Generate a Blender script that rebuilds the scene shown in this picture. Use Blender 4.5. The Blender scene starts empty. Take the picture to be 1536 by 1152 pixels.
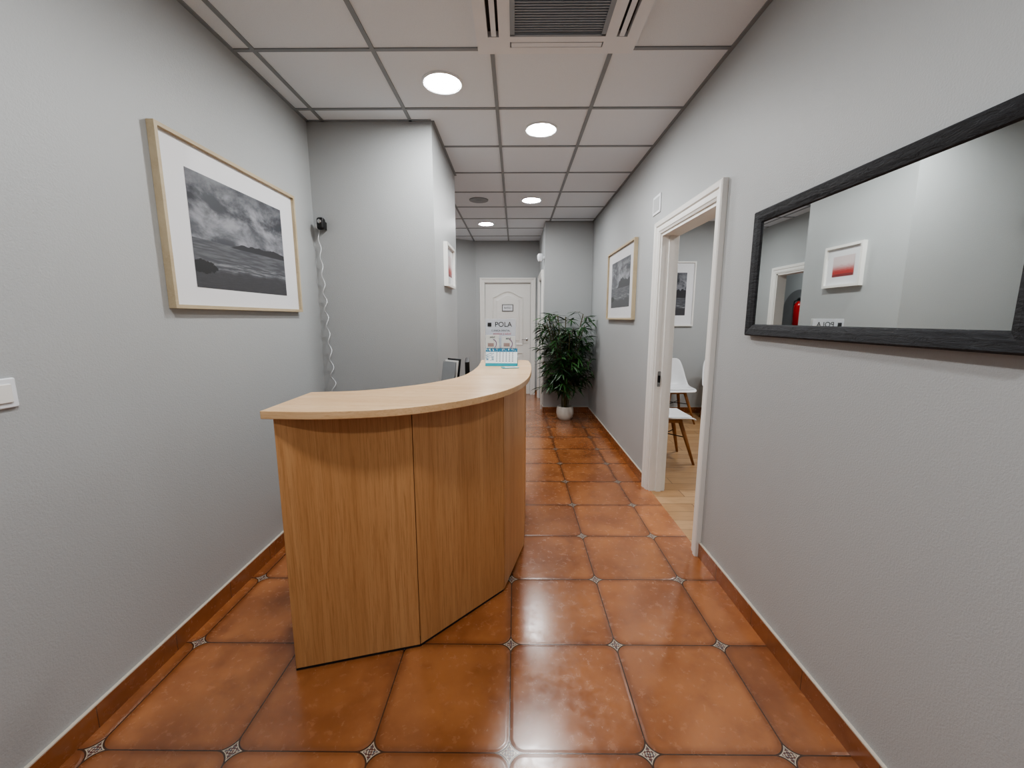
import bpy, bmesh, math, random
from mathutils import Vector, Matrix
random.seed(7)
scene = bpy.context.scene
COL = scene.collection

# ------------------------------------------------------------------ helpers
def srgb(r, g, b):
    def c(v):
        v /= 255.0
        return v/12.92 if v <= 0.04045 else ((v+0.055)/1.055)**2.4
    return (c(r), c(g), c(b), 1.0)

class N:
    def __init__(s, name):
        s.m = bpy.data.materials.new(name); s.m.use_nodes = True
        s.t = s.m.node_tree; s.n = s.t.nodes; s.l = s.t.links
        s.b = s.n['Principled BSDF']
    def put(s, sock, v):
        if isinstance(v, bpy.types.NodeSocket): s.l.new(v, sock)
        else: sock.default_value = v
    def math(s, op, a, b=0.0, c=None, clamp=False):
        x = s.n.new('ShaderNodeMath'); x.operation = op; x.use_clamp = clamp
        s.put(x.inputs[0], a); s.put(x.inputs[1], b)
        if c is not None: s.put(x.inputs[2], c)
        return x.outputs[0]
    def mix(s, f, a, b):
        x = s.n.new('ShaderNodeMix'); x.data_type = 'RGBA'
        s.put(x.inputs[0], f); s.put(x.inputs[6], a); s.put(x.inputs[7], b)
        return x.outputs[2]
    def noise(s, vec, scale=5, detail=3, rough=0.5, dist=0.0):
        x = s.n.new('ShaderNodeTexNoise')
        if vec is not None: s.l.new(vec, x.inputs['Vector'])
        x.inputs['Scale'].default_value = scale; x.inputs['Detail'].default_value = detail
        x.inputs['Roughness'].default_value = rough; x.inputs['Distortion'].default_value = dist
        return x.outputs[0]
    def step(s, v, a, b, lo=0.0, hi=1.0):
        x = s.n.new('ShaderNodeMapRange'); x.interpolation_type = 'SMOOTHSTEP'
        s.put(x.inputs[0], v); x.inputs[1].default_value = a; x.inputs[2].default_value = b
        x.inputs[3].default_value = lo; x.inputs[4].default_value = hi
        return x.outputs[0]
    def pos(s): return s.n.new('ShaderNodeNewGeometry').outputs['Position']
    def obj(s): return s.n.new('ShaderNodeTexCoord').outputs['Object']
    def uv(s): return s.n.new('ShaderNodeTexCoord').outputs['UV']
    def sep(s, v):
        x = s.n.new('ShaderNodeSeparateXYZ'); s.l.new(v, x.inputs[0]); return x.outputs
    def comb(s, a, b, c=0.0):
        x = s.n.new('ShaderNodeCombineXYZ'); s.put(x.inputs[0], a); s.put(x.inputs[1], b); s.put(x.inputs[2], c); return x.outputs[0]
    def scale(s, v, sc):
        x = s.n.new('ShaderNodeMapping'); s.l.new(v, x.inputs[0]); x.inputs['Scale'].default_value = sc; return x.outputs[0]
    def bump(s, h, strength=0.2, dist=0.01):
        x = s.n.new('ShaderNodeBump'); x.inputs['Strength'].default_value = strength
        x.inputs['Distance'].default_value = dist; s.l.new(h, x.inputs['Height'])
        s.l.new(x.outputs[0], s.b.inputs['Normal'])
    def set(s, **k):
        names = {'color': 'Base Color', 'rough': 'Roughness', 'metal': 'Metallic', 'coat': 'Coat Weight', 'coatr': 'Coat Roughness',
                 'spec': 'Specular IOR Level', 'trans': 'Transmission Weight', 'alpha': 'Alpha', 'ecol': 'Emission Color', 'estr': 'Emission Strength', 'ior': 'IOR'}
        for a, v in k.items(): s.put(s.b.inputs[names[a]], v)
        return s.m

def plain(name, col, rough=0.5, var=0.06, **k):
    n = N(name)
    nz = n.noise(n.obj(), 14, 3)
    dark = (col[0]*(1-var), col[1]*(1-var), col[2]*(1-var), 1)
    lite = (min(1, col[0]*(1+var)), min(1, col[1]*(1+var)), min(1, col[2]*(1+var)), 1)
    n.set(color=n.mix(nz, dark, lite), rough=rough, **k)
    return n.m

def link(o, parent=None):
    COL.objects.link(o)
    if parent is not None: o.parent = parent
    return o

def mesh(name, verts, faces, mat, parent=None, smooth=False, uvs=None, fix=True):
    me = bpy.data.meshes.new(name)
    me.from_pydata([tuple(v) for v in verts], [], faces)
    if uvs is not None:
        uvl = me.uv_layers.new(name='UVMap')
        for p in me.polygons:
            for li in p.loop_indices:
                uvl.data[li].uv = uvs[me.loops[li].vertex_index]
    if fix:
        bm = bmesh.new(); bm.from_mesh(me); bmesh.ops.recalc_face_normals(bm, faces=bm.faces); bm.to_mesh(me); bm.free()
    me.materials.append(mat)
    if smooth:
        for p in me.polygons: p.use_smooth = True
    o = bpy.data.objects.new(name, me)
    return link(o, parent)

def boxes(name, L, mat, parent=None, bevel=0.0, seg=2):
    V, F = [], []
    for (x0, x1, y0, y1, z0, z1) in L:
        b = len(V)
        V += [(x0,y0,z0),(x1,y0,z0),(x1,y1,z0),(x0,y1,z0),(x0,y0,z1),(x1,y0,z1),(x1,y1,z1),(x0,y1,z1)]
        F += [tuple(b+i for i in f) for f in [(0,3,2,1),(4,5,6,7),(0,1,5,4),(1,2,6,5),(2,3,7,6),(3,0,4,7)]]
    o = mesh(name, V, F, mat, parent)
    if bevel: bev(o, bevel, seg)
    return o
def box(name, x0, x1, y0, y1, z0, z1, mat, parent=None, bevel=0.0, seg=2):
    return boxes(name, [(x0,x1,y0,y1,z0,z1)], mat, parent, bevel, seg)
def bev(o, w, seg=2):
    m = o.modifiers.new('bevel', 'BEVEL'); m.width = w; m.segments = seg; m.limit_method = 'ANGLE'; m.angle_limit = math.radians(40)
    for p in o.data.polygons: p.use_smooth = True
    w2 = o.modifiers.new('wn', 'WEIGHTED_NORMAL')

def empty(name, loc=(0,0,0), rotz=0.0):
    e = bpy.data.objects.new(name, None); e.empty_display_size = 0.1
    e.location = loc; e.rotation_euler = (0, 0, rotz)
    return link(e)

def lathe(name, prof, mat, parent=None, seg=32, loc=(0,0,0), smooth=True, cap=True):
    V, F = [], []
    for r, z in prof:
        for i in range(seg):
            a = 2*math.pi*i/seg
            V.append((loc[0]+r*math.cos(a), loc[1]+r*math.sin(a), loc[2]+z))
    for k in range(len(prof)-1):
        for i in range(seg):
            j = (i+1) % seg
            F.append((k*seg+i, k*seg+j, (k+1)*seg+j, (k+1)*seg+i))
    if cap and prof[0][0] > 1e-5: F.append(tuple(range(seg)))
    if cap and prof[-1][0] > 1e-5: F.append(tuple((len(prof)-1)*seg+i for i in range(seg)))
    o = mesh(name, V, F, mat, parent, smooth=smooth)
    if smooth:
        m = o.modifiers.new('es', 'EDGE_SPLIT'); m.split_angle = math.radians(40)
    return o

def prism(name, pts, z0, z1, mat, parent=None, bevel=0.0):
    n = len(pts)
    V = [(p[0], p[1], z0) for p in pts] + [(p[0], p[1], z1) for p in pts]
    F = [tuple(range(n))[::-1], tuple(range(n, 2*n))] + [(i, (i+1) % n, n+(i+1) % n, n+i) for i in range(n)]
    o = mesh(name, V, F, mat, parent)
    if bevel: bev(o, bevel)
    return o

def tube(name, pts, rad, mat, parent=None, res=6, cyclic=False):
    cu = bpy.data.curves.new(name, 'CURVE'); cu.dimensions = '3D'; cu.bevel_depth = rad; cu.bevel_resolution = 3
    sp = cu.splines.new('POLY'); sp.points.add(len(pts)-1)
    for p, q in zip(sp.points, pts): p.co = (q[0], q[1], q[2], 1)
    sp.use_cyclic_u = cyclic; cu.use_fill_caps = True
    cu.materials.append(mat)
    tmp = bpy.data.objects.new(name+'_tmp', cu); COL.objects.link(tmp)
    bpy.context.view_layer.update()
    dg = bpy.context.evaluated_depsgraph_get()
    me = bpy.data.meshes.new_from_object(tmp.evaluated_get(dg))
    bpy.data.objects.remove(tmp)
    for p in me.polygons: p.use_smooth = True
    o = bpy.data.objects.new(name, me)
    return link(o, parent)

def text(name, s, size, mat, parent, loc, rot, ext=0.0006, align='CENTER'):
    cu = bpy.data.curves.new(name, 'FONT'); cu.body = s; cu.size = size; cu.extrude = ext; cu.align_x = align; cu.align_y = 'CENTER'
    tmp = bpy.data.objects.new(name+'_tmp', cu); COL.objects.link(tmp)
    bpy.context.view_layer.update()
    me = bpy.data.meshes.new_from_object(tmp.evaluated_get(bpy.context.evaluated_depsgraph_get()))
    bpy.data.objects.remove(tmp)
    me.materials.clear(); me.materials.append(mat)
    o = bpy.data.objects.new(name, me); o.location = loc; o.rotation_euler = rot
    return link(o, parent)

def catmull(P, n=8):
    out = []
    for i in range(len(P)-1):
        p0 = P[max(i-1, 0)]; p1 = P[i]; p2 = P[i+1]; p3 = P[min(i+2, len(P)-1)]
        for k in range(n):
            t = k/n
            out.append(tuple(0.5*((2*p1[j]) + (-p0[j]+p2[j])*t + (2*p0[j]-5*p1[j]+4*p2[j]-p3[j])*t*t + (-p0[j]+3*p1[j]-3*p2[j]+p3[j])*t**3) for j in range(len(p1))))
    out.append(tuple(P[-1]))
    return out

# ------------------------------------------------------------------ materials
n = N('wall_paint')
p = n.pos()
n.set(color=n.mix(n.noise(p, 1.3, 2), srgb(174,177,178), srgb(180,183,184)), rough=0.46, spec=0.45)
n.bump(n.noise(p, 170, 2, 0.6), 0.35, 0.004)
M_wall = n.m
def terracotta(name, is_floor):
    n = N(name); p = n.pos(); X = n.sep(p)
    u = n.math('DIVIDE', n.math('ADD', X[0], 0.018), 0.4545)
    v = n.math('DIVIDE', n.math('SUBTRACT', X[1], 1.143), 0.4555)
    cell = n.comb(n.math('FLOOR', u), n.math('FLOOR', v))
    wn = n.n.new('ShaderNodeTexWhiteNoise'); n.l.new(cell, wn.inputs[0])
    # every tile gets its own slice of the mottling
    off = n.n.new('ShaderNodeVectorMath'); off.operation = 'MULTIPLY_ADD'; n.l.new(wn.outputs[1], off.inputs[0]); off.inputs[1].default_value = (7, 7, 7); n.l.new(p, off.inputs[2])
    q = off.outputs[0] if is_floor else p
    big = n.noise(q, 3.2, 4, 0.55, 0.4); fine = n.noise(q, 30, 5, 0.65, 0.3); blot = n.noise(q, 9, 4, 0.6)
    c = n.mix(n.step(big, 0.28, 0.72), srgb(138,84,49), srgb(172,113,70))
    c = n.mix(n.step(fine, 0.45, 0.75, 0, 0.28), c, srgb(184,128,88))
    c = n.mix(n.step(blot, 0.5, 0.78, 0, 0.5), c, srgb(116,67,38))
    hv = n.n.new('ShaderNodeHueSaturation'); n.l.new(c, hv.inputs['Color'])
    n.l.new(n.math('ADD', n.math('MULTIPLY', wn.outputs[0], 0.22), 0.87), hv.inputs['Value'])
    c = hv.outputs[0]
    rg = n.math('ADD', n.math('MULTIPLY', n.step(fine, 0.3, 0.7), 0.12), 0.17)
    if is_floor:
        R = 0.052; H = 0.2275
        ax = n.math('MULTIPLY', n.math('ABSOLUTE', n.math('SUBTRACT', n.math('FRACT', u), 0.5)), 0.455)
        ay = n.math('MULTIPLY', n.math('ABSOLUTE', n.math('SUBTRACT', n.math('FRACT', v), 0.5)), 0.455)
        qx = n.math('MAXIMUM', n.math('SUBTRACT', ax, H-R), 0.0); qy = n.math('MAXIMUM', n.math('SUBTRACT', ay, H-R), 0.0)
        d = n.math('SUBTRACT', n.math('SQRT', n.math('ADD', n.math('MULTIPLY', qx, qx), n.math('MULTIPLY', qy, qy))), R)
        edge = n.step(d, -0.035, -0.002)
        c = n.mix(n.math('MULTIPLY', edge, 0.5), c, srgb(98,54,30))
        g = n.step(d, -0.0028, -0.0016)
        c = n.mix(g, c, srgb(66,42,28))
        jx = n.math('SUBTRACT', H, ax); jy = n.math('SUBTRACT', H, ay)
        pt = n.math('SINE', n.math('MULTIPLY', n.math('ADD', jx, jy), 420.0))
        pt2 = n.math('SINE', n.math('MULTIPLY', n.math('SUBTRACT', jx, jy), 300.0))
        pat = n.step(n.math('MULTIPLY', pt, pt2), -0.35, 0.05)
        ic = n.mix(pat, srgb(184,172,154), srgb(92,54,48))
        ic = n.mix(n.step(n.noise(p, 170, 1), 0.54, 0.62), ic, srgb(76,82,92))
        ic = n.mix(n.step(d, 0.0062, 0.005), ic, srgb(186,176,158))
        c = n.mix(n.step(d, 0.0025, 0.0035), c, ic)
        h = n.math('SUBTRACT', n.math('MULTIPLY', n.noise(q, 7, 4), 0.35), n.math('MULTIPLY', n.step(d, -0.014, 0.0), 0.6))
        n.bump(h, 0.3, 0.006)
    else:
        tu = n.math('ABSOLUTE', n.math('SUBTRACT', n.math('FRACT', n.math('ADD', n.math('MULTIPLY', u, 1.35), n.math('MULTIPLY', v, 1.35))), 0.5))
        c = n.mix(0.45, c, srgb(118,60,24))
        c = n.mix(n.step(tu, 0.494, 0.497), c, srgb(84,52,34))
        c = n.mix(n.step(X[2], 0.0845, 0.086), c, srgb(205,196,182))
    n.set(color=c, rough=rg, spec=0.7, coat=0.5, coatr=0.2)
    return n.m
M_floor = terracotta('terracotta_floor_tile', True)
M_base = terracotta('terracotta_skirting', False)
n = N('laminate_floor'); p = n.pos()
br = n.n.new('ShaderNodeTexBrick'); n.l.new(n.scale(p, (1, 1, 1)), br.inputs[0])
br.inputs['Color1'].default_value = srgb(180,146,108); br.inputs['Color2'].default_value = srgb(160,124,86); br.inputs['Mortar'].default_value = srgb(104,78,52)
br.inputs['Scale'].default_value = 1; br.inputs['Mortar Size'].default_value = 0.003; br.inputs['Brick Width'].default_value = 0.9; br.inputs['Row Height'].default_value = 0.13
n.set(color=n.mix(n.step(n.noise(n.scale(p, (3, 40, 1)), 2, 4), 0.4, 0.7, 0, 0.4), br.outputs[0], srgb(132,98,64)), rough=0.4)
M_lam = n.m
n = N('ceiling_tile'); p = n.pos()
sp = n.step(n.noise(p, 260, 2, 0.7), 0.28, 0.42)
n.set(color=n.mix(sp, srgb(208,214,219), srgb(226,232,238)), rough=0.9, spec=0.1)
n.bump(n.noise(p, 220, 2), 0.3, 0.002)
M_ceil = n.m
M_tbar = plain('ceiling_tbar_metal', srgb(140,145,149), 0.5)
M_white = plain('white_paint_wood', srgb(232,231,227), 0.35, 0.02)
M_plastic = plain('white_plastic', srgb(228,231,235), 0.4, 0.02)
M_black = plain('black_plastic', srgb(18,18,20), 0.4, 0.1)
M_dark = plain('dark_gap', srgb(34,36,39), 0.6)
M_chrome = plain('brushed_steel', srgb(190,190,190), 0.25, 0.03, metal=1.0)
M_red = plain('red_enamel', srgb(170,20,18), 0.25)

def wood(name, c1, c2, sc, rough=0.38, c3=None, k=1.0):
    n = N(name); p = n.scale(n.pos(), sc)
    a = n.noise(p, 0.45, 4, 0.55, 1.0)
    b = n.noise(p, 7.0, 5, 0.75, 0.3)
    w = n.noise(p, 2.2, 3, 0.6, 1.5)
    c = n.mix(n.step(a, 0.3, 0.7), c1, c2)
    c = n.mix(n.step(w, 0.52, 0.68, 0, 0.36*k), c, c3 or c1)
    c = n.mix(n.step(b, 0.45, 0.66, 0, 0.6*k), c, c3 or c1)
    n.set(color=c, rough=rough, spec=0.4)
    n.bump(b, 0.05, 0.002)
    return n.m
M_beech_v = wood('beech_laminate_panel', srgb(202,156,110), srgb(190,142,96), (24, 24, 0.7), 0.36, srgb(164,116,72))
M_beech_h = wood('beech_laminate_top', srgb(224,190,150), srgb(214,177,134), (2.2, 26, 26), 0.26, srgb(194,154,110), 0.8)
M_frame = wood('light_oak_frame', srgb(196,182,154), srgb(182,166,138), (14, 3, 14), 0.5)
M_leg = wood('chair_leg_wood', srgb(170,120,76), srgb(150,102,60), (30, 30, 4), 0.45)
M_mat = plain('mat_board', srgb(230,231,234), 0.6, 0.01, coat=0.8, coatr=0.06)
n = N('charcoal_grained_frame'); p = n.pos()
g = n.noise(n.scale(p, (14, 9, 45)), 1.6, 5, 0.7, 1.6)
n.set(color=n.mix(n.step(g, 0.35, 0.65), srgb(20,22,25), srgb(42,44,49)), rough=0.55, spec=0.35); n.bump(g, 0.6, 0.006)
M_mframe = n.m
n = N('mirror_glass'); n.set(color=n.mix(n.noise(n.obj(), 3, 1), (0.80,0.83,0.82,1), (0.82,0.85,0.84,1)), rough=0.015, metal=1.0); M_mirror = n.m
n = N('led_diffuser'); n.set(color=(0.9,0.9,0.9,1), ecol=n.mix(n.noise(n.obj(), 2, 1), (0.975,0.985,0.985,1), (0.99,0.99,0.985,1)), estr=205.0); M_led = n.m
n = N('clear_acrylic')
n.set(color=n.mix(n.noise(n.obj(), 3, 1), (0.95,0.97,0.98,1), (0.97,0.98,0.99,1)), rough=0.05, alpha=0.22, spec=0.6); M_acr = n.m

def seascape(name, seed, kind=0):
    n = N(name); uv = n.uv(); U = n.sep(uv); u, v = U[0], U[1]
    mp = n.n.new('ShaderNodeMapping'); n.l.new(uv, mp.inputs[0]); mp.inputs['Location'].default_value = (seed, seed*0.7, 0); mp.inputs['Scale'].default_value = (1.5, 1.9, 1)
    mp.inputs['Rotation'].default_value = (0, 0, 0.3)
    cl = n.noise(mp.outputs[0], 2.1, 7, 0.6, 0.25)
    sky = n.mix(n.step(cl, 0.40, 0.66), (0.028,0.031,0.042,1), (0.34,0.35,0.385,1))
    glow = n.step(n.math('ABSOLUTE', n.math('SUBTRACT', v, 0.56)), 0.2, 0.0, 0, 0.3)
    sky = n.mix(glow, sky, (0.22,0.23,0.26,1))
    sky = n.mix(n.step(v, 0.78, 1.0, 0, 0.6), sky, (0.035,0.038,0.05,1))
    ms = n.n.new('ShaderNodeMapping'); n.l.new(uv, ms.inputs[0]); ms.inputs['Location'].default_value = (seed, 0, 0); ms.inputs['Scale'].default_value = (3, 26, 1)
    w = n.noise(ms.outputs[0], 1.6, 5, 0.6)
    sea = n.mix(n.step(w, 0.38, 0.66), (0.06,0.063,0.075,1), (0.125,0.13,0.145,1))
    hor = 0.43
    c = n.mix(n.step(v, hor-0.004, hor+0.004), sea, sky)
    hn = n.noise(n.comb(n.math('MULTIPLY', u, 5.0), seed), 1.7, 5)
    amp = 0.09 if kind == 0 else 0.34
    hh = n.math('ADD', hor, n.math('MULTIPLY', n.math('MULTIPLY', hn, n.step(u, 0.36, 0.5)), amp))
    hill = n.math('MULTIPLY', n.math('LESS_THAN', v, hh), n.step(v, hor-0.02, hor-0.012))
    hill = n.math('MULTIPLY', hill, n.step(u, 0.33, 0.38))
    c = n.mix(hill, c, (0.02,0.02,0.026,1))
    bl = n.math('ADD', v, n.math('MULTIPLY', n.math('SUBTRACT', n.noise(n.comb(n.math('MULTIPLY', u, 3.0), seed+3), 2, 3), 0.5), 0.12))
    surf = n.math('MULTIPLY', n.step(bl, 0.17, 0.20), n.step(bl, 0.27, 0.22))
    c = n.mix(n.math('MULTIPLY', surf, n.step(w, 0.45, 0.62, 0, 0.8)), c, (0.26,0.27,0.29,1))
    fg = n.noise(ms.outputs[0], 4.0, 5, 0.7)
    c = n.mix(n.step(bl, 0.19, 0.15), c, n.mix(fg, (0.018,0.018,0.022,1), (0.07,0.07,0.08,1)))
    du = n.math('SUBTRACT', u, 0.07); dv = n.math('MULTIPLY', n.math('SUBTRACT', v, 0.19), 2.2)
    rr = n.math('ADD', n.math('SQRT', n.math('ADD', n.math('MULTIPLY', du, du), n.math('MULTIPLY', dv, dv))), n.math('MULTIPLY', n.noise(uv, 26, 3), 0.12))
    c = n.mix(n.step(rr, 0.2, 0.175), c, (0.006,0.006,0.008,1))
    n.set(color=c, rough=0.6, coat=0.8, coatr=0.06)
    return n.m
M_sea1 = seascape('seascape_print_a', 3.7); M_sea2 = seascape('seascape_print_b', 5.1, 1); M_sea3 = seascape('seascape_print_c', 9.4, 1)
n = N('red_abstract_print'); uv = n.uv(); U = n.sep(uv)
c = n.mix(n.step(n.math('ADD', U[1], n.math('MULTIPLY', n.noise(n.scale(uv, (2, 9, 1)), 3, 4), 0.25)), 0.35, 0.8), srgb(176,58,54), srgb(214,200,200))
c = n.mix(n.step(U[1], 0.16, 0.1), c, srgb(130,50,52))
n.set(color=c, rough=0.6, coat=0.6, coatr=0.06); M_redprint = n.m

# ------------------------------------------------------------------ room shell
CH = 2.75
XL, XR = -1.45, 1.10
PX = -0.583
CX = 0.42
YP0, YP1 = 3.1, 4.2
YC, YB = 6.1, 7.6
DY0, DY1, DZ = 2.37, 3.25, 2.03
box('floor', -3.1, 1.115, -2.15, 9.0, -0.1, 0, M_floor)
box('floor_side_room', 1.115, 4.15, 0.8, 6.25, -0.1, 0, M_lam)
box('ceiling', -3.1, 1.16, -2.15, 9.0, CH, CH+0.1, M_ceil)
box('ceiling_side_room', 1.16, 4.15, 0.8, 6.25, CH, CH+0.1, M_plastic)
box('wall_left', XL-0.12, XL, -2.0, YP0, 0, CH, M_wall)
box('wall_left_pier', -3.0, PX, YP0, YP1, 0, CH, M_wall)
HX = -1.5; HY0, HY1 = 5.25, 6.2
boxes('wall_left_hall', [(HX-0.12, HX, YP1, HY0, 0, CH), (HX-0.12, HX, HY1, 7.0, 0, CH), (HX-0.12, HX, HY0, HY1, DZ, CH)], M_wall)
prism('wall_angled', [(HX, 7.0), (-0.708, YB), (-0.708, YB+0.14), (HX-0.12, 7.1)], 0, CH, M_wall)
BD0, BD1 = -0.55, 0.275
boxes('wall_back', [(-0.708, BD0, YB, YB+0.12, 0, CH), (BD1, CX, YB, YB+0.12, 0, CH), (BD0, BD1, YB, YB+0.12, DZ, CH)], M_wall)
D2A, D2B = 6.42, 7.25
boxes('wall_right_column', [(CX, 1.22, YC, YC+0.12, 0, CH), (CX, CX+0.12, YC+0.12, D2A, 0, CH), (CX, CX+0.12, D2B, YB+0.12, 0, CH), (CX, CX+0.12, D2A, D2B, DZ, CH), (CX+0.12, 1.22, YB, YB+0.12, 0, CH), (1.10, 1.22, YC+0.12, YB, 0, CH)], M_wall)
boxes('wall_right', [(XR, XR+0.12, -2.0, DY0, 0, CH), (XR, XR+0.12, DY1, YC, 0, CH), (XR, XR+0.12, DY0, DY1, DZ, CH)], M_wall)
box('wall_front', -1.57, 1.22, -2.12, -2.0, 0, CH, M_wall)
box('wall_side_room_back', 1.22, 4.12, YC, YC+0.12, 0, CH, M_wall)
box('wall_side_room_right', 4.0, 4.12, 0.9, YC, 0, CH, M_wall)
box('wall_side_room_front', 1.22, 4.0, 0.9, 1.02, 0, CH, M_wall)
box('wall_far_room_left', -3.0, -2.88, YP1, 8.9, 0, CH, M_wall)
box('wall_far_room_back', -2.88, HX-0.12, 8.78, 8.9, 0, CH, M_wall)
box('wall_far_room_side', HX-0.12, HX-0.02, 7.1, 8.78, 0, CH, M_wall)

bars = []
zc0, zc1 = CH-0.006, CH+0.001
for k in range(-3, 3):
    x = -0.12+0.6065*k
    if x > XR-0.02 or x < -1.4: continue
    y0, y1 = -2.0, 7.6
    if x < PX:
        bars.append((x-0.011, x+0.011, y0, YP0, zc0, zc1)); y0 = YP1
    if x > CX: y1 = YC
    bars.append((x-0.011, x+0.011, y0, y1 if x > -1 else 7.1, zc0, zc1))
for k in range(-7, 9):
    y = 2.33+0.6*k
    x0 = XL if y < YP0 else (PX if y < YP1 else HX)
    x1 = XR if y < YC else CX
    bars.append((x0, x1, y-0.011, y+0.011, zc0+0.0005, zc1))
bars += [(XL, XL+0.02, -2, YP0, zc0, zc1), (XR-0.02, XR, -2, YC, zc0, zc1), (XL, PX, YP0-0.02, YP0, zc0, zc1), (PX, PX+0.02, YP0, YP1, zc0, zc1), (CX, XR, YC-0.02, YC, zc0, zc1), (-0.708, CX, YB-0.02, YB, zc0, zc1)]
boxes('trim_ceiling_grid', bars, M_tbar)

t = 0.012; hb = 0.09
box('baseboard_left', XL, XL+t, -2, YP0, 0, hb, M_base)
box('baseboard_left_pier', XL+t, PX+t, YP0-t, YP0, 0, hb, M_base)
box('baseboard_pier_side', PX, PX+t, YP0, YP1, 0, hb, M_base)
boxes('baseboard_left_hall', [(HX, HX+t, YP1, HY0-0.09, 0, hb), (HX, HX+t, HY1+0.09, 6.98, 0, hb)], M_base)
boxes('baseboard_back', [(-0.708, BD0-0.09, YB-t, YB, 0, hb), (BD1+0.09, CX, YB-t, YB, 0, hb)], M_base)
box('baseboard_right_column', CX, XR, YC-t, YC, 0, hb, M_base)
box('baseboard_column_side', CX-t, CX, YC-t, 6.3, 0, hb, M_base)
boxes('baseboard_right', [(XR-t, XR, -2, DY0-0.09, 0, hb), (XR-t, XR, DY1+0.09, YC-t, 0, hb)], M_base)
box('baseboard_side_room', 1.22, 4.0, YC-t, YC, 0, hb, M_base)

PROF = [(0,0),(0,.012),(.012,.016),(.018,.021),(.048,.022),(.056,.030),(.082,.033),(.09,.028),(.09,0)]
def casing(name, f, a0, a1, zt, mat=M_white, parent=None, prof=PROF):
    V, F = [], []
    for o, d in prof:
        V += [f(a0-o, 0, d), f(a0-o, zt+o, d), f(a1+o, zt+o, d), f(a1+o, 0, d)]
    for i in range(len(prof)-1):
        for k in range(3):
            b = 4*i+k
            F.append((b, b+1, b+5, b+4))
    return mesh(name, V, F, mat, parent)
casing('trim_1', lambda a, z, d: (XR-d, a, z), DY0, DY1, DZ)
boxes('trim_2', [(XR-0.002, XR+0.125, DY1-0.02, DY1+0.002, 0, DZ), (XR-0.002, XR+0.125, DY0-0.002, DY0+0.02, 0, DZ), (XR-0.002, XR+0.125, DY0+0.02, DY1-0.02, DZ-0.02, DZ+0.002),
                 (XR+0.05, XR+0.09, DY1-0.034, DY1-0.02, 0, DZ-0.02), (XR+0.05, XR+0.09, DY0+0.02, DY0+0.034, 0, DZ-0.02)], M_white)
casing('trim_3', lambda a, z, d: (XR+0.12+d, a, z), DY0, DY1, DZ)
casing('trim_4', lambda a, z, d: (a, YB-d, z), BD0, BD1, DZ)
casing('trim_5', lambda a, z, d: (HX+d, a, z), HY0, HY1, DZ)
boxes('trim_6', [(HX-0.125, HX+0.002, HY1-0.02, HY1+0.002, 0, DZ), (HX-0.125, HX+0.002, HY0-0.002, HY0+0.02, 0, DZ), (HX-0.125, HX+0.002, HY0, HY1, DZ-0.02, DZ+0.002)], M_white)
casing('trim_7', lambda a, z, d: (CX-d, a, z), D2A, D2B, DZ)
sp_ = empty('door_strike_plate', (XR+0.03, DY1-0.021, 0.93))
box('plate', -0.012, 0.012, -0.003, 0, -0.06, 0.06, M_chrome, sp_, 0.001)
box('latch', -0.009, 0.009, -0.010, -0.003, -0.028, 0.028, M_black, sp_, 0.002)

def arch_loop(w, h, rise, n=14):
    pts = [(-w/2, 0), (w/2, 0), (w/2, h)]
    for i in range(1, n):
        tt = i/n; x = w/2-w*tt
        pts.append((x, h+rise*(math.sin(math.pi*tt))**1.5))
    pts.append((-w/2, h))
    return pts
def moulding(name, loop, cx, z0, yf, parent, width=0.03, depth=0.016):
    czm = (max(p[1] for p in loop))/2
    def off(o):
        res = []
        W = max(p[0] for p in loop); Hh = max(p[1] for p in loop)
        for p in loop:
            res.append((p[0]*(W-o)/W, czm+(p[1]-czm)*(Hh/2-o)/(Hh/2)))
        return res
    prof = [(0,0),(0.006,depth),(width*0.5,depth*0.8),(width,0.001),(width+0.03,0.001),(width+0.055,depth*0.7)]
    V, F = [], []; m = len(loop)
    for o, d in prof:
        for q in off(o): V.append((cx+q[0], yf-d, z0+q[1]))
    for i in range(len(prof)-1):
        for k in range(m):
            F.append((i*m+k, i*m+(k+1) % m, (i+1)*m+(k+1) % m, (i+1)*m+k))
    F.append(tuple((len(prof)-1)*m+k for k in range(m)))
    return mesh(name, V, F, M_white, parent)
d1 = empty('door_1', ((BD0+BD1)/2, YB+0.03, 0))
hw = (BD1-BD0)/2
box('leaf', -hw+0.004, hw-0.004, 0, 0.04, 0.006, DZ-0.004, M_white, d1)
moulding('upper_panel', arch_loop(0.56, 0.86, 0.11), 0, 0.92, 0, d1)
moulding('lower_panel', [(-0.28,0),(0.28,0),(0.28,0.6),(-0.28,0.6)], 0, 0.18, 0, d1)
lathe('handle_rose', [(0.024,0),(0.024,0.008),(0.008,0.012)], M_chrome, d1, 20).matrix_local = Matrix.Translation((0.35, 0, 1.02)) @ Matrix.Rotation(math.pi/2, 4, 'X')
tube('lever', [(0.35,-0.01,1.02),(0.35,-0.05,1.02),(0.33,-0.055,1.02),(0.25,-0.055,1.02)], 0.008, M_chrome, d1)
sg = empty('door_sign', (-0.14, YB+0.013, 1.59))
boxes('frame', [(-0.1,0.1,-0.008,0,0.052,0.062),(-0.1,0.1,-0.008,0,-0.062,-0.052),(-0.1,-0.09,-0.008,0,-0.052,0.052),(0.09,0.1,-0.008,0,-0.052,0.052)], M_black, sg)
box('plate', -0.092, 0.092, -0.005, 0, -0.052, 0.052, M_plastic, sg)
text('lettering', 'BAÑO', 0.045, M_black, sg, (0, -0.006, 0), (math.pi/2, 0, 0))
d2 = empty('door_2', (CX+0.03, (D2A+D2B)/2, 0), -math.pi/2)
box('leaf', -0.411, 0.411, 0, 0.04, 0.006, DZ-0.004, M_white, d2)
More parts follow.
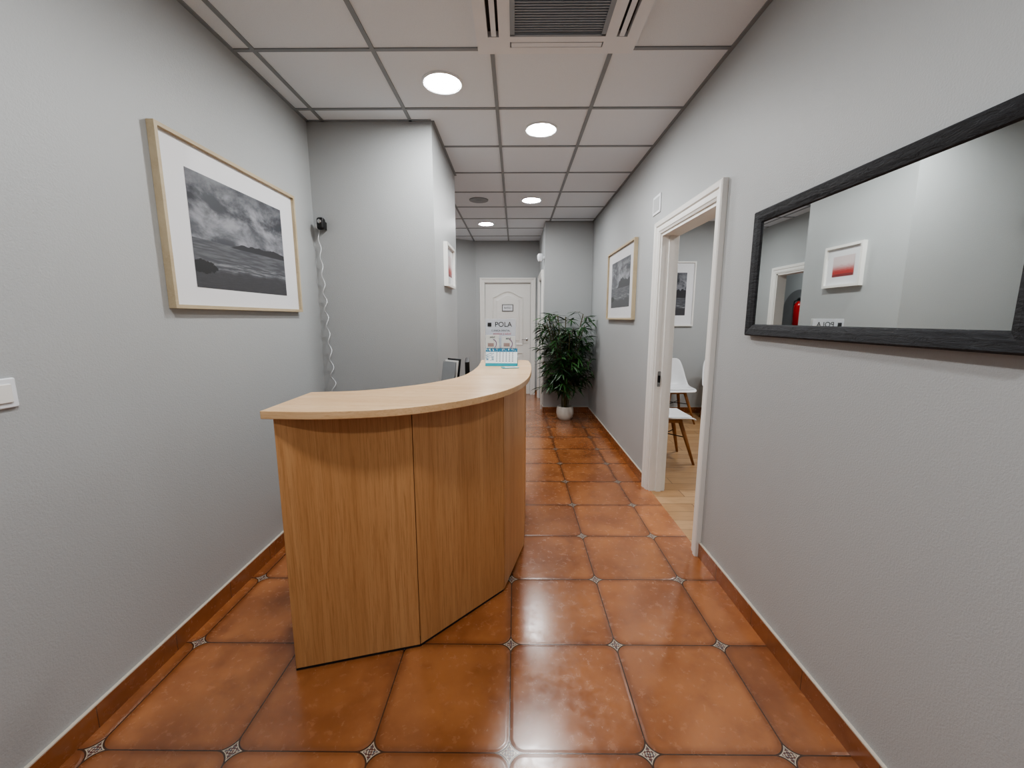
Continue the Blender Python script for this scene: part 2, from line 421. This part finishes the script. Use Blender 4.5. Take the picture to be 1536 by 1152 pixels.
moulding('upper_panel', arch_loop(0.56, 0.86, 0.11), 0, 0.92, 0, d2)
moulding('lower_panel', [(-0.28,0),(0.28,0),(0.28,0.6),(-0.28,0.6)], 0, 0.18, 0, d2)

# ------------------------------------------------------------------ picture frames & mirror
def ring(name, w, h, prof, mat, parent):
    V, F = [], []
    for o, d in prof:
        V += [(-w/2+o, -d, -h/2+o), (w/2-o, -d, -h/2+o), (w/2-o, -d, h/2-o), (-w/2+o, -d, h/2-o)]
    for i in range(len(prof)-1):
        for k in range(4):
            F.append((4*i+k, 4*i+(k+1) % 4, 4*i+4+(k+1) % 4, 4*i+4+k))
    return mesh(name, V, F, mat, parent)
def quad(name, w, h, y, mat, parent, cx=0, cz=0):
    return mesh(name, [(cx-w/2, y, cz-h/2), (cx+w/2, y, cz-h/2), (cx+w/2, y, cz+h/2), (cx-w/2, y, cz+h/2)], [(0,1,2,3)], mat, parent, uvs=[(0,0),(1,0),(1,1),(0,1)], fix=False)
def picture(name, loc, rz, w, h, fw, dep, iw, ih, fmat, imat, icz=0.0):
    e = empty(name, loc, rz)
    ring('frame', w, h, [(0,0.001),(0,dep),(fw,dep),(fw,dep*0.45)], fmat, e)
    box('mat_board', -w/2+fw*0.6, w/2-fw*0.6, -dep*0.45, -0.002, -h/2+fw*0.6, h/2-fw*0.6, M_mat, e)
    quad('print', iw, ih, -dep*0.45-0.001, imat, e, 0, icz)
    return e
picture('framed_seascape_photo', (XL, 2.27, 1.808), math.pi/2, 1.045, 0.73, 0.016, 0.032, 0.74, 0.51, M_frame, M_sea1, -0.012)
picture('framed_seascape_photo', (XR, 4.40, 1.755), -math.pi/2, 1.08, 0.73, 0.018, 0.035, 0.75, 0.48, M_frame, M_sea2)
picture('framed_seascape_photo', (2.24, YC, 1.745), 0, 0.66, 0.91, 0.02, 0.03, 0.42, 0.60, M_white, M_sea3)
picture('framed_red_print', (PX, 3.67, 1.84), math.pi/2, 0.42, 0.35, 0.022, 0.035, 0.24, 0.17, M_white, M_redprint)
mr = empty('wall_mirror', (XR-0.007, 1.41, 1.595), -math.pi/2-math.radians(0.6))
ring('frame', 1.10, 0.545, [(0,0.001),(0,0.022),(0.006,0.028),(0.03,0.024),(0.047,0.018),(0.053,0.010)], M_mframe, mr)
box('mirror_pane', -0.51, 0.51, -0.012, -0.004, -0.23, 0.23, M_mirror, mr)
box('backing', -0.53, 0.53, -0.004, -0.001, -0.25, 0.25, M_black, mr)

sw = empty('light_switch', (XL, 1.125, 1.19), math.pi/2)
box('plate', -0.043, 0.043, -0.009, 0, -0.043, 0.043, M_plastic, sw, 0.006, 3)
box('rocker', -0.027, 0.027, -0.014, -0.009, -0.027, 0.027, M_white, sw, 0.003, 3)
bp = empty('wall_blank_plate', (XR, 3.39, 2.27), -math.pi/2)
box('cover', -0.085, 0.085, -0.008, 0, -0.07, 0.07, M_plastic, bp, 0.004)
box('cover_inner', -0.065, 0.065, -0.010, -0.008, -0.05, 0.05, M_wall, bp, 0.002)
sn = empty('motion_sensor', (CX, 6.2, 2.27), -math.pi/2)
box('bracket', -0.02, 0.02, -0.03, 0, -0.02, 0.02, M_plastic, sn, 0.004)
lathe('housing', [(0.0,-0.06),(0.03,-0.05),(0.042,-0.02),(0.044,0.03),(0.03,0.055),(0,0.06)], M_plastic, sn, 24, (0,-0.06,0))

cam_d = empty('wall_camera', (-1.372, YP0, 2.06))
box('mount', -0.018, 0.018, -0.03, 0, -0.035, 0.02, M_black, cam_d, 0.004)
box('body', -0.026, 0.026, -0.078, -0.03, -0.042, 0.042, M_black, cam_d, 0.018, 4)
lathe('lens', [(0.014,0),(0.014,0.006),(0.008,0.009),(0,0.009)], M_chrome, cam_d, 20).matrix_local = Matrix.Translation((0,-0.077,0.012)) @ Matrix.Rotation(math.pi/2, 4, 'X')
box('cable_plug', -0.045, -0.022, -0.045, -0.02, -0.03, 0.0, M_plastic, cam_d, 0.004)
pts = []
for i in range(300):
    s = i/299; z = 2.03-s*1.45
    wob = 0.004+0.014*min(1, max(0, (s-0.2)*5))
    amp = wob*(0.7+0.3*math.sin(s*9))
    pts.append((-1.405+0.045*s+amp*math.sin(s*2*math.pi*12), YP0-0.03+0.012*math.cos(s*2*math.pi*12), z))
tube('cable', pts, 0.0032, M_plastic, empty('coiled_cable'))

# ------------------------------------------------------------------ ceiling devices
def downlight(x, y):
    e = empty('ceiling_downlight', (x, y, CH))
    lathe('trim_ring', [(0.100,-0.008),(0.110,-0.012),(0.116,-0.008),(0.117,0.0),(0.100,0.0),(0.100,-0.008)], M_plastic, e, 40, cap=False)
    mesh('diffuser', [(0.100*math.cos(2*math.pi*i/48), 0.100*math.sin(2*math.pi*i/48), -0.008) for i in range(48)], [tuple(range(48))[::-1]], M_led, e, fix=False)
for (x, y) in [(-0.423, 2.63), (0.184, 3.23), (0.184, 5.03), (-0.423, 6.23), (-0.423, 0.83), (0.184, -0.37), (2.4, 4.6), (2.4, 2.6), (3.4, 4.6), (-2.25, 6.9)]:  # last four are unseen, added to brighten the side room and far room
    downlight(x, y)
lathe('speaker', [(0.0,-0.012),(0.03,-0.012),(0.035,-0.008),(0.07,-0.006),(0.10,-0.010),(0.108,-0.008),(0.11,0)], M_tbar, empty('ceiling_speaker', (-0.423, 5.03, CH)), 40)

ac = empty('ceiling_air_conditioner', (0.198, 1.93, CH))
H0, H1 = -0.035, 0.0
boxes('panel', [(-0.385,-0.330,-0.385,0.385,H0,H1),(0.330,0.385,-0.385,0.385,H0,H1),(-0.330,0.330,0.335,0.385,H0,H1),(-0.330,0.330,-0.385,-0.335,H0,H1),
    (-0.278,-0.225,-0.335,0.335,H0,H1),(0.225,0.278,-0.335,0.335,H0,H1),(-0.225,0.225,0.245,0.295,H0,H1),(-0.225,0.225,-0.295,-0.245,H0,H1),
    (-0.330,-0.278,0.26,0.335,H0,H1),(0.278,0.330,0.26,0.335,H0,H1),(-0.330,-0.278,-0.335,-0.26,H0,H1),(0.278,0.330,-0.335,-0.26,H0,H1)], M_plastic, ac)
box('dark_interior', -0.335, 0.335, -0.34, 0.34, -0.008, -0.001, M_dark, ac)
sl = []
for i in range(30):
    y = -0.235+i*0.0162
    sl.append((-0.205, 0.205, y, y+0.008, -0.032, -0.018))
sl += [(-0.225,-0.203,-0.245,0.245,-0.038,-0.01),(0.203,0.225,-0.245,0.245,-0.038,-0.01),(-0.225,0.225,0.238,0.252,-0.038,-0.01),(-0.225,0.225,-0.252,-0.238,-0.038,-0.01)]
sl += [(x-0.002, x+0.002, -0.24, 0.24, -0.028, -0.014) for x in (-0.15,-0.1,-0.05,0,0.05,0.1,0.15)]
boxes('grille', sl, plain('grille_plastic', srgb(150,158,166), 0.5), ac)
boxes('flaps', [(-0.314,-0.290,-0.255,0.255,-0.036,-0.030),(0.290,0.314,-0.255,0.255,-0.036,-0.030),(-0.22,0.22,0.300,0.331,-0.036,-0.030),(-0.22,0.22,-0.331,-0.300,-0.036,-0.030)], M_plastic, ac, 0.002)

# ------------------------------------------------------------------ reception desk
desk = empty('reception_desk')
P = [Vector((-0.878,1.450)), Vector((-0.406,1.580)), Vector((-0.055,1.953)), Vector((0.054,2.38)), Vector((0.075,2.80)), Vector((0.07,3.20))]
C = Vector((-0.9, 2.62))
ZT = 1.045
for i in range(len(P)-1):
    a, b = P[i], P[i+1]; dr = (b-a).normalized(); nn = Vector((-dr.y, dr.x))
    if nn.dot(C-a) < 0: nn = -nn
    a2 = a+dr*0.0018; b2 = b-dr*0.0018
    prism('front_panel_%d' % (i+1), [a2, b2, b2+nn*0.02-dr*0.004, a2+nn*0.02+dr*0.004], 0.014, ZT, M_beech_v, desk, 0.0012)
    a3 = a+nn*0.006; b3 = b+nn*0.006
    prism('plinth_%d' % (i+1), [a3, b3, b3+nn*0.03, a3+nn*0.03], 0, 0.05, M_dark, desk)
    a4 = a+nn*0.0205; b4 = b+nn*0.0205
    prism('lining_%d' % (i+1), [a4, b4, b4+nn*0.004, a4+nn*0.004], 0.05, ZT, M_dark, desk)
box('end_panel_left', -0.889, -0.869, 1.48, 1.80, 0.005, ZT, M_beech_v, desk, 0.001)
box('end_panel_right', -0.24, 0.05, 3.205, 3.225, 0.005, ZT, M_beech_v, desk, 0.001)
outer = [(-0.910,1.43),(-0.66,1.425),(-0.40,1.495),(-0.19,1.66),(-0.03,1.90),(0.06,2.20),(0.10,2.58),(0.112,2.95),(0.105,3.22)]
inner = [(-0.27,3.27),(-0.26,2.80),(-0.30,2.38),(-0.41,2.13),(-0.56,1.96),(-0.72,1.855),(-0.915,1.815)]
op = catmull(outer, 8)+[(0.095,3.25),(0.07,3.27)]; ip = catmull(inner, 8)
prism('countertop', op+ip, ZT, ZT+0.03, M_beech_h, desk, 0.003)
wk = [(-0.865,1.49),(-0.41,1.62),(-0.08,1.97),(0.028,2.39),(0.05,2.80),(0.046,3.19),(-0.55,3.0),(-0.57,2.7),(-0.62,2.45),(-0.75,2.30),(-0.865,2.25)]
prism('worktop', wk, 0.715, 0.74, M_beech_h, desk, 0.002)
box('worktop_leg', -0.862, -0.845, 1.85, 2.22, 0, 0.715, M_beech_v, desk)
box('worktop_leg_far', -0.50, -0.24, 2.96, 2.98, 0, 0.715, M_beech_v, desk)
M_paper = plain('paper', srgb(225,225,222), 0.8, 0.03)
mo = empty('computer_monitor', (-0.325, 2.92, 0.741), math.radians(-84))
lathe('stand_base', [(0.085,0),(0.085,0.01),(0.03,0.016)], M_black, mo, 32)
box('stand_neck', -0.02, 0.02, 0.0, 0.02, 0.01, 0.2, M_black, mo)
box('screen', -0.15, 0.15, -0.03, 0.0, 0.09, 0.372, M_black, mo, 0.006)
ds = empty('document_stand', (-0.475, 2.78, 0.741), math.radians(-40))
box('base', -0.07, 0.07, -0.05, 0.07, 0, 0.012, M_plastic, ds, 0.003)
for i in range(3):
    o = box('sheet_%d' % (i+1), -0.065, 0.065, 0.02*i-0.02, 0.02*i-0.014, 0.01, 0.37+0.012*i, (M_tbar, M_paper, M_dark)[i], ds)
    o.rotation_euler = (math.radians(-9), 0, 0)

TOP = ZT+0.03
M_teal = plain('teal_print', srgb(20,150,165), 0.5)
M_purple = plain('purple_print', srgb(130,60,130), 0.5)
n = N('calendar_page'); uv = n.uv(); U = n.sep(uv)
gx = n.math('FRACT', n.math('MULTIPLY', U[0], 10.0)); gy = n.math('FRACT', n.math('MULTIPLY', U[1], 9.0))
dot = n.math('MULTIPLY', n.math('MULTIPLY', n.step(gx, 0.3, 0.35), n.step(gx, 0.75, 0.7)), n.math('MULTIPLY', n.step(gy, 0.35, 0.4), n.step(gy, 0.8, 0.75)))
inb = n.math('MULTIPLY', n.math('MULTIPLY', n.math('GREATER_THAN', U[0], 0.3), n.math('LESS_THAN', U[0], 0.9)), n.math('MULTIPLY', n.math('GREATER_THAN', U[1], 0.22), n.math('LESS_THAN', U[1], 0.78)))
c = n.mix(n.math('MULTIPLY', dot, inb), srgb(225,234,238), srgb(60,70,95))
c = n.mix(n.math('GREATER_THAN', U[1], 0.80), c, srgb(20,110,145))
c = n.mix(n.math('MULTIPLY', n.math('GREATER_THAN', U[1], 0.84), n.step(n.noise(n.scale(uv, (40, 6, 1)), 1, 2), 0.58, 0.62)), c, srgb(220,235,240))
c = n.mix(n.math('LESS_THAN', U[1], 0.16), c, srgb(20,150,168))
lft = n.math('MULTIPLY', n.math('LESS_THAN', U[0], 0.26), n.math('MULTIPLY', n.math('LESS_THAN', U[1], 0.75), n.math('GREATER_THAN', U[1], 0.3)))
c = n.mix(n.math('MULTIPLY', lft, n.step(n.noise(n.scale(uv, (8, 30, 1)), 1.3, 2), 0.5, 0.55)), c, srgb(60,110,140))
n.set(color=c, rough=0.5); M_cal = n.m
cal = empty('desk_calendar', (-0.095, 2.88, TOP), math.radians(-3))
w2 = 0.110; hh = 0.12
mesh('page', [(-w2,-0.045,0.001),(w2,-0.045,0.001),(w2,0,hh),(-w2,0,hh)], [(0,1,2,3)], M_cal, cal, uvs=[(0,0),(1,0),(1,1),(0,1)], fix=False)
mesh('back_page', [(-w2,0.045,0.001),(w2,0.045,0.001),(w2,0.001,hh),(-w2,0.001,hh)], [(3,2,1,0)], M_teal, cal, fix=False)
mesh('foot', [(-w2,-0.045,0.001),(w2,-0.045,0.001),(w2,0.045,0.001),(-w2,0.045,0.001)], [(0,1,2,3)], M_teal, cal)
sp2 = [(-0.10+0.2*i/239, 0.004*math.cos(i/240*2*math.pi*30), hh+0.004*math.sin(i/240*2*math.pi*30)) for i in range(240)]
tube('spiral', sp2, 0.0008, M_black, cal)
cards = empty('business_card_stack', (-0.035, 2.74, TOP), math.radians(12))
box('cards', -0.055, 0.055, -0.03, 0.03, 0, 0.004, M_teal, cards)
box('top_card', -0.035, 0.05, -0.028, 0.015, 0.004, 0.006, M_plastic, cards)

bh = empty('brochure_holder', (-0.11, 3.10, TOP))
box('base', -0.118, 0.118, -0.06, 0.05, 0, 0.004, M_acr, bh)
box('back_plate', -0.118, 0.118, 0.03, 0.034, 0.004, 0.325, M_acr, bh)
box('poster', -0.113, 0.113, 0.026, 0.029, 0.006, 0.322, plain('poster_paper', srgb(206,210,218), 0.5, 0.05), bh)
text('poster_title', 'POLA', 0.052, M_dark, bh, (0.02, 0.0255, 0.28), (math.pi/2, 0, 0))
box('logo', -0.098, -0.07, 0.024, 0.0258, 0.266, 0.294, M_dark, bh)
text('poster_subtitle', 'CLINICA DENTAL', 0.018, M_dark, bh, (0.0, 0.0255, 0.235), (math.pi/2, 0, 0))
text('poster_body', 'estetica y salud', 0.022, plain('pink_print', srgb(190,110,120), 0.5), bh, (0.01, 0.0255, 0.213), (math.pi/2, 0, 0))
box('pocket_front', -0.118, 0.118, -0.05, -0.047, 0.004, 0.11, M_acr, bh)
boxes('pocket_sides', [(-0.118,-0.115,-0.05,0.03,0.004,0.13),(0.115,0.118,-0.05,0.03,0.004,0.13),(-0.0015,0.0015,-0.05,0.03,0.004,0.13)], M_acr, bh)
M_bphoto = plain('brochure_photo', srgb(170,145,140), 0.5, 0.3)
for k, cx in enumerate((-0.06, 0.058)):
    box('brochure_%d' % (k+1), cx-0.05, cx+0.05, -0.02, -0.008, 0.005, 0.205-0.01*k, M_paper, bh)
    arc = [(cx-0.012+0.042*math.cos(a), -0.0215, 0.14+0.037*math.sin(a)) for a in [math.radians(-50+i*6) for i in range(20)]]
    tube('brochure_arc_%d' % (k+1), arc, 0.002, M_purple, bh)
    box('brochure_photo_%d' % (k+1), cx-0.035, cx+0.01, -0.0215, -0.020, 0.12, 0.145, M_bphoto, bh)
    text('brochure_text_%d' % (k+1), 'salud', 0.018, M_dark, bh, (cx, -0.021, 0.19-0.01*k), (math.pi/2, 0, 0))

# ------------------------------------------------------------------ chairs
M_shell = plain('white_shell', srgb(235,236,238), 0.3, 0.02)
def chair(loc, rz):
    e = empty('shell_chair', loc, rz)
    pr = [(-0.235,0.435,0.19,0.0),(-0.215,0.452,0.215,0.005),(-0.15,0.452,0.232,0.02),(-0.05,0.44,0.24,0.035),(0.05,0.435,0.24,0.05),(0.12,0.45,0.235,0.07),
          (0.175,0.50,0.23,0.08),(0.205,0.58,0.222,0.07),(0.225,0.67,0.212,0.05),(0.242,0.76,0.195,0.03),(0.252,0.82,0.17,0.015),(0.255,0.845,0.13,0.005)]
    pr = catmull(pr, 3); nu = 13; V, F = [], []
    for i, (y, z, w, cu) in enumerate(pr):
        j0 = max(0, i-1); j1 = min(len(pr)-1, i+1)
        ty, tz = pr[j1][0]-pr[j0][0], pr[j1][1]-pr[j0][1]; L = math.hypot(ty, tz); ny, nz = -tz/L, ty/L
        for k in range(nu):
            s = -1+2*k/(nu-1)
            V.append((w*s, y+ny*cu*abs(s)**2.4, z+nz*cu*abs(s)**2.4))
    for i in range(len(pr)-1):
        for k in range(nu-1):
            F.append((i*nu+k, i*nu+k+1, (i+1)*nu+k+1, (i+1)*nu+k))
    o = mesh('shell', V, F, M_shell, e, smooth=True)
    m = o.modifiers.new('s', 'SOLIDIFY'); m.thickness = 0.012; m.offset = -1
    m = o.modifiers.new('ss', 'SUBSURF'); m.levels = 1; m.render_levels = 1
    box('seat_pad', -0.19, 0.19, -0.19, 0.11, 0.452, 0.478, M_shell, e, 0.012, 4)
    box('under_frame', -0.12, 0.12, -0.13, 0.11, 0.395, 0.425, M_leg, e, 0.004)
    for i, (sx, sy) in enumerate([(-1,-1),(1,-1),(1,1),(-1,1)]):
        a = Vector((sx*0.10, -0.01+sy*0.10, 0.42)); b = Vector((sx*0.205, -0.01+sy*0.215, 0.0))
        V, F = [], []
        for j, (q, r) in enumerate([(a, 0.022), (a.lerp(b, 0.3), 0.021), (b, 0.012)]):
            for s in range(12):
                an = 2*math.pi*s/12; V.append((q.x+r*math.cos(an), q.y+r*math.sin(an), q.z))
        for j in range(2):
            for s in range(12): F.append((j*12+s, j*12+(s+1) % 12, (j+1)*12+(s+1) % 12, (j+1)*12+s))
        F += [tuple(range(12)), tuple(range(24, 36))]
        mesh('leg_%d' % (i+1), V, F, M_leg, e, smooth=True)
    z = 0.26
    tube('brace_1', [(-0.135,-0.14,z),(0.135,0.12,z)], 0.005, M_black, e)
    tube('brace_2', [(0.135,-0.14,z),(-0.135,0.12,z)], 0.005, M_black, e)
    return e
chair((2.18, 5.62, 0), math.radians(4))
chair((2.84, 5.62, 0), math.radians(-6))
chair((1.50, 4.05, 0), math.radians(90))

# ------------------------------------------------------------------ potted plant
pl = empty('potted_bamboo_palm', (0.70, 5.70, 0))
lathe('pot', [(0.082,0),(0.108,0.03),(0.122,0.09),(0.118,0.15),(0.104,0.185),(0.094,0.185),(0.100,0.155),(0.098,0.15)], plain('white_ceramic', srgb(215,212,204), 0.4), pl, 36)
lathe('soil', [(0.0,0.155),(0.099,0.152)], plain('soil', srgb(60,45,32), 0.9, 0.3), pl, 36)
n = N('palm_leaf'); c = n.mix(n.step(n.noise(n.obj(), 8, 2), 0.35, 0.65), srgb(16,44,25), srgb(52,92,44)); n.set(color=c, rough=0.36, spec=0.5); M_leaf = n.m
M_stem = plain('palm_stem', srgb(84,78,46), 0.6, 0.2)
LV, LF = [], []
def leaf(o, d, L, w):
    d = d.normalized(); side = d.cross(Vector((0,0,1)))
    if side.length < 0.1: side = Vector((1,0,0))
    side.normalize(); side = (Matrix.Rotation(random.uniform(-0.7,0.7), 3, d) @ side)
    up = side.cross(d); b = len(LV); droop = random.uniform(0.15, 0.45)*L
    for s, ww in [(0,0.15),(0.25,0.85),(0.55,1.0),(0.8,0.6),(1.0,0.04)]:
        c0 = o+d*L*s - Vector((0,0,1))*droop*s*s
        for k in (-1, 0, 1):
            q = c0+side*k*ww*w/2 + up*(0.12*w*abs(k)*ww)
            q.x = min(q.x, 0.38); q.y = min(q.y, 0.38)
            LV.append(q)
    for i in range(4):
        for k in range(2):
            LF.append((b+i*3+k, b+i*3+k+1, b+i*3+4+k, b+i*3+3+k))
for i in range(13):
    a = 2*math.pi*i/13+random.uniform(-.3,.3); r0 = random.uniform(0.01,0.06); lean = random.uniform(0.08,0.32); top = random.uniform(0.9,1.38) if i % 3 else random.uniform(1.3,1.46)
    pth = []
    for k in range(9):
        s = k/8
        pth.append(Vector((math.cos(a)*(r0+lean*s**1.5)+0.012*math.sin(5*s+i), math.sin(a)*(r0+lean*s**1.5)*0.9, 0.15+(top-0.15)*s)))
    tube('stem_%d' % (i+1), pth, 0.006, M_stem, pl)
    nb = int((top-0.40)/0.048)
    for k in range(nb):
        s = (0.38+0.05*k-0.15+random.uniform(0,.05))/(top-0.15); s = min(s, 1.0)
        f = s*8; i0 = min(7, int(f)); o = pth[i0].lerp(pth[i0+1], f-i0)
        ba = random.uniform(0, 2*math.pi); bl = random.uniform(0.10, 0.36)*(1.0 if s < 0.85 else 0.7)
        bd = Vector((math.cos(ba), math.sin(ba), random.uniform(0.0, 0.55))); tip = o+bd.normalized()*bl
        tip.x = min(tip.x, 0.36); tip.y = min(tip.y, 0.35)
        tube('twig', [o, o.lerp(tip, .5)+Vector((0,0,.01)), tip], 0.002, M_stem, pl)
        nl = random.randint(6, 9)
        for q in range(nl):
            la = ba+(q-(nl-1)/2)*0.55+random.uniform(-.15,.15)
            leaf(o.lerp(tip, random.uniform(0.5,1)), Vector((math.cos(la), math.sin(la), random.uniform(-0.6,0.5))), random.uniform(0.11,0.19), random.uniform(0.016,0.025))
mesh('leaves', LV, LF, M_leaf, pl, smooth=True, fix=False)
tw = [o for o in bpy.data.objects if o.name.startswith('twig')]
if tw:
    bm = bmesh.new()
    for o in tw: bm.from_mesh(o.data)
    me = bpy.data.meshes.new('twigs'); bm.to_mesh(me); bm.free(); me.materials.append(M_stem)
    for o in tw: bpy.data.objects.remove(o)
    link(bpy.data.objects.new('twigs', me), pl)

# ------------------------------------------------------------------ far room (seen in the mirror)
fe = empty('fire_extinguisher', (-2.78, 7.65, 1.28))
lathe('cylinder', [(0.0,0),(0.065,0.0),(0.075,0.015),(0.075,0.33),(0.06,0.38),(0.03,0.41),(0.022,0.43)], M_red, fe, 32)
box('valve', -0.02, 0.02, -0.05, 0.03, 0.43, 0.47, M_black, fe, 0.004)
box('lever', -0.012, 0.012, -0.11, 0.03, 0.475, 0.487, M_black, fe, 0.003)
tube('hose', [(0,0.03,0.45),(0.02,0.10,0.43),(0.02,0.11,0.3),(0.02,0.095,0.12)], 0.01, M_black, fe)
box('bracket', -0.1, -0.07, -0.03, 0.03, 0.1, 0.35, M_dark, fe)
pts = [(7.35,0),(8.25,0),(8.25,1.5)]+[(7.8+0.45*math.cos(a), 1.5+0.42*math.sin(a)) for a in [math.pi*i/20 for i in range(1, 20)]]+[(7.35,1.5)]
V = [(-2.875, a, z) for a, z in pts]+[(-2.86, a, z) for a, z in pts]; m = len(pts)
mesh('trim_arch_panel', V, [tuple(range(m)), tuple(range(m, 2*m))]+[(i, (i+1) % m, m+(i+1) % m, m+i) for i in range(m)], plain('grey_arch_panel', srgb(120,122,124), 0.6), None)

# ------------------------------------------------------------------ world, camera
w = bpy.data.worlds.new('World'); scene.world = w; w.use_nodes = True
w.node_tree.nodes['Background'].inputs[0].default_value = (0.6,0.65,0.7,1); w.node_tree.nodes['Background'].inputs[1].default_value = 0.2
cd = bpy.data.cameras.new('camera'); cd.sensor_width = 36; cd.lens = 620/1536*36; cd.clip_start = 0.05
co = bpy.data.objects.new('camera', cd); co.location = (0, 0, 1.4); co.rotation_euler = (math.radians(81), 0, math.radians(0.46)); link(co)
scene.camera = co
scene.view_settings.view_transform = 'AgX'
scene.view_settings.look = 'AgX - Medium High Contrast'
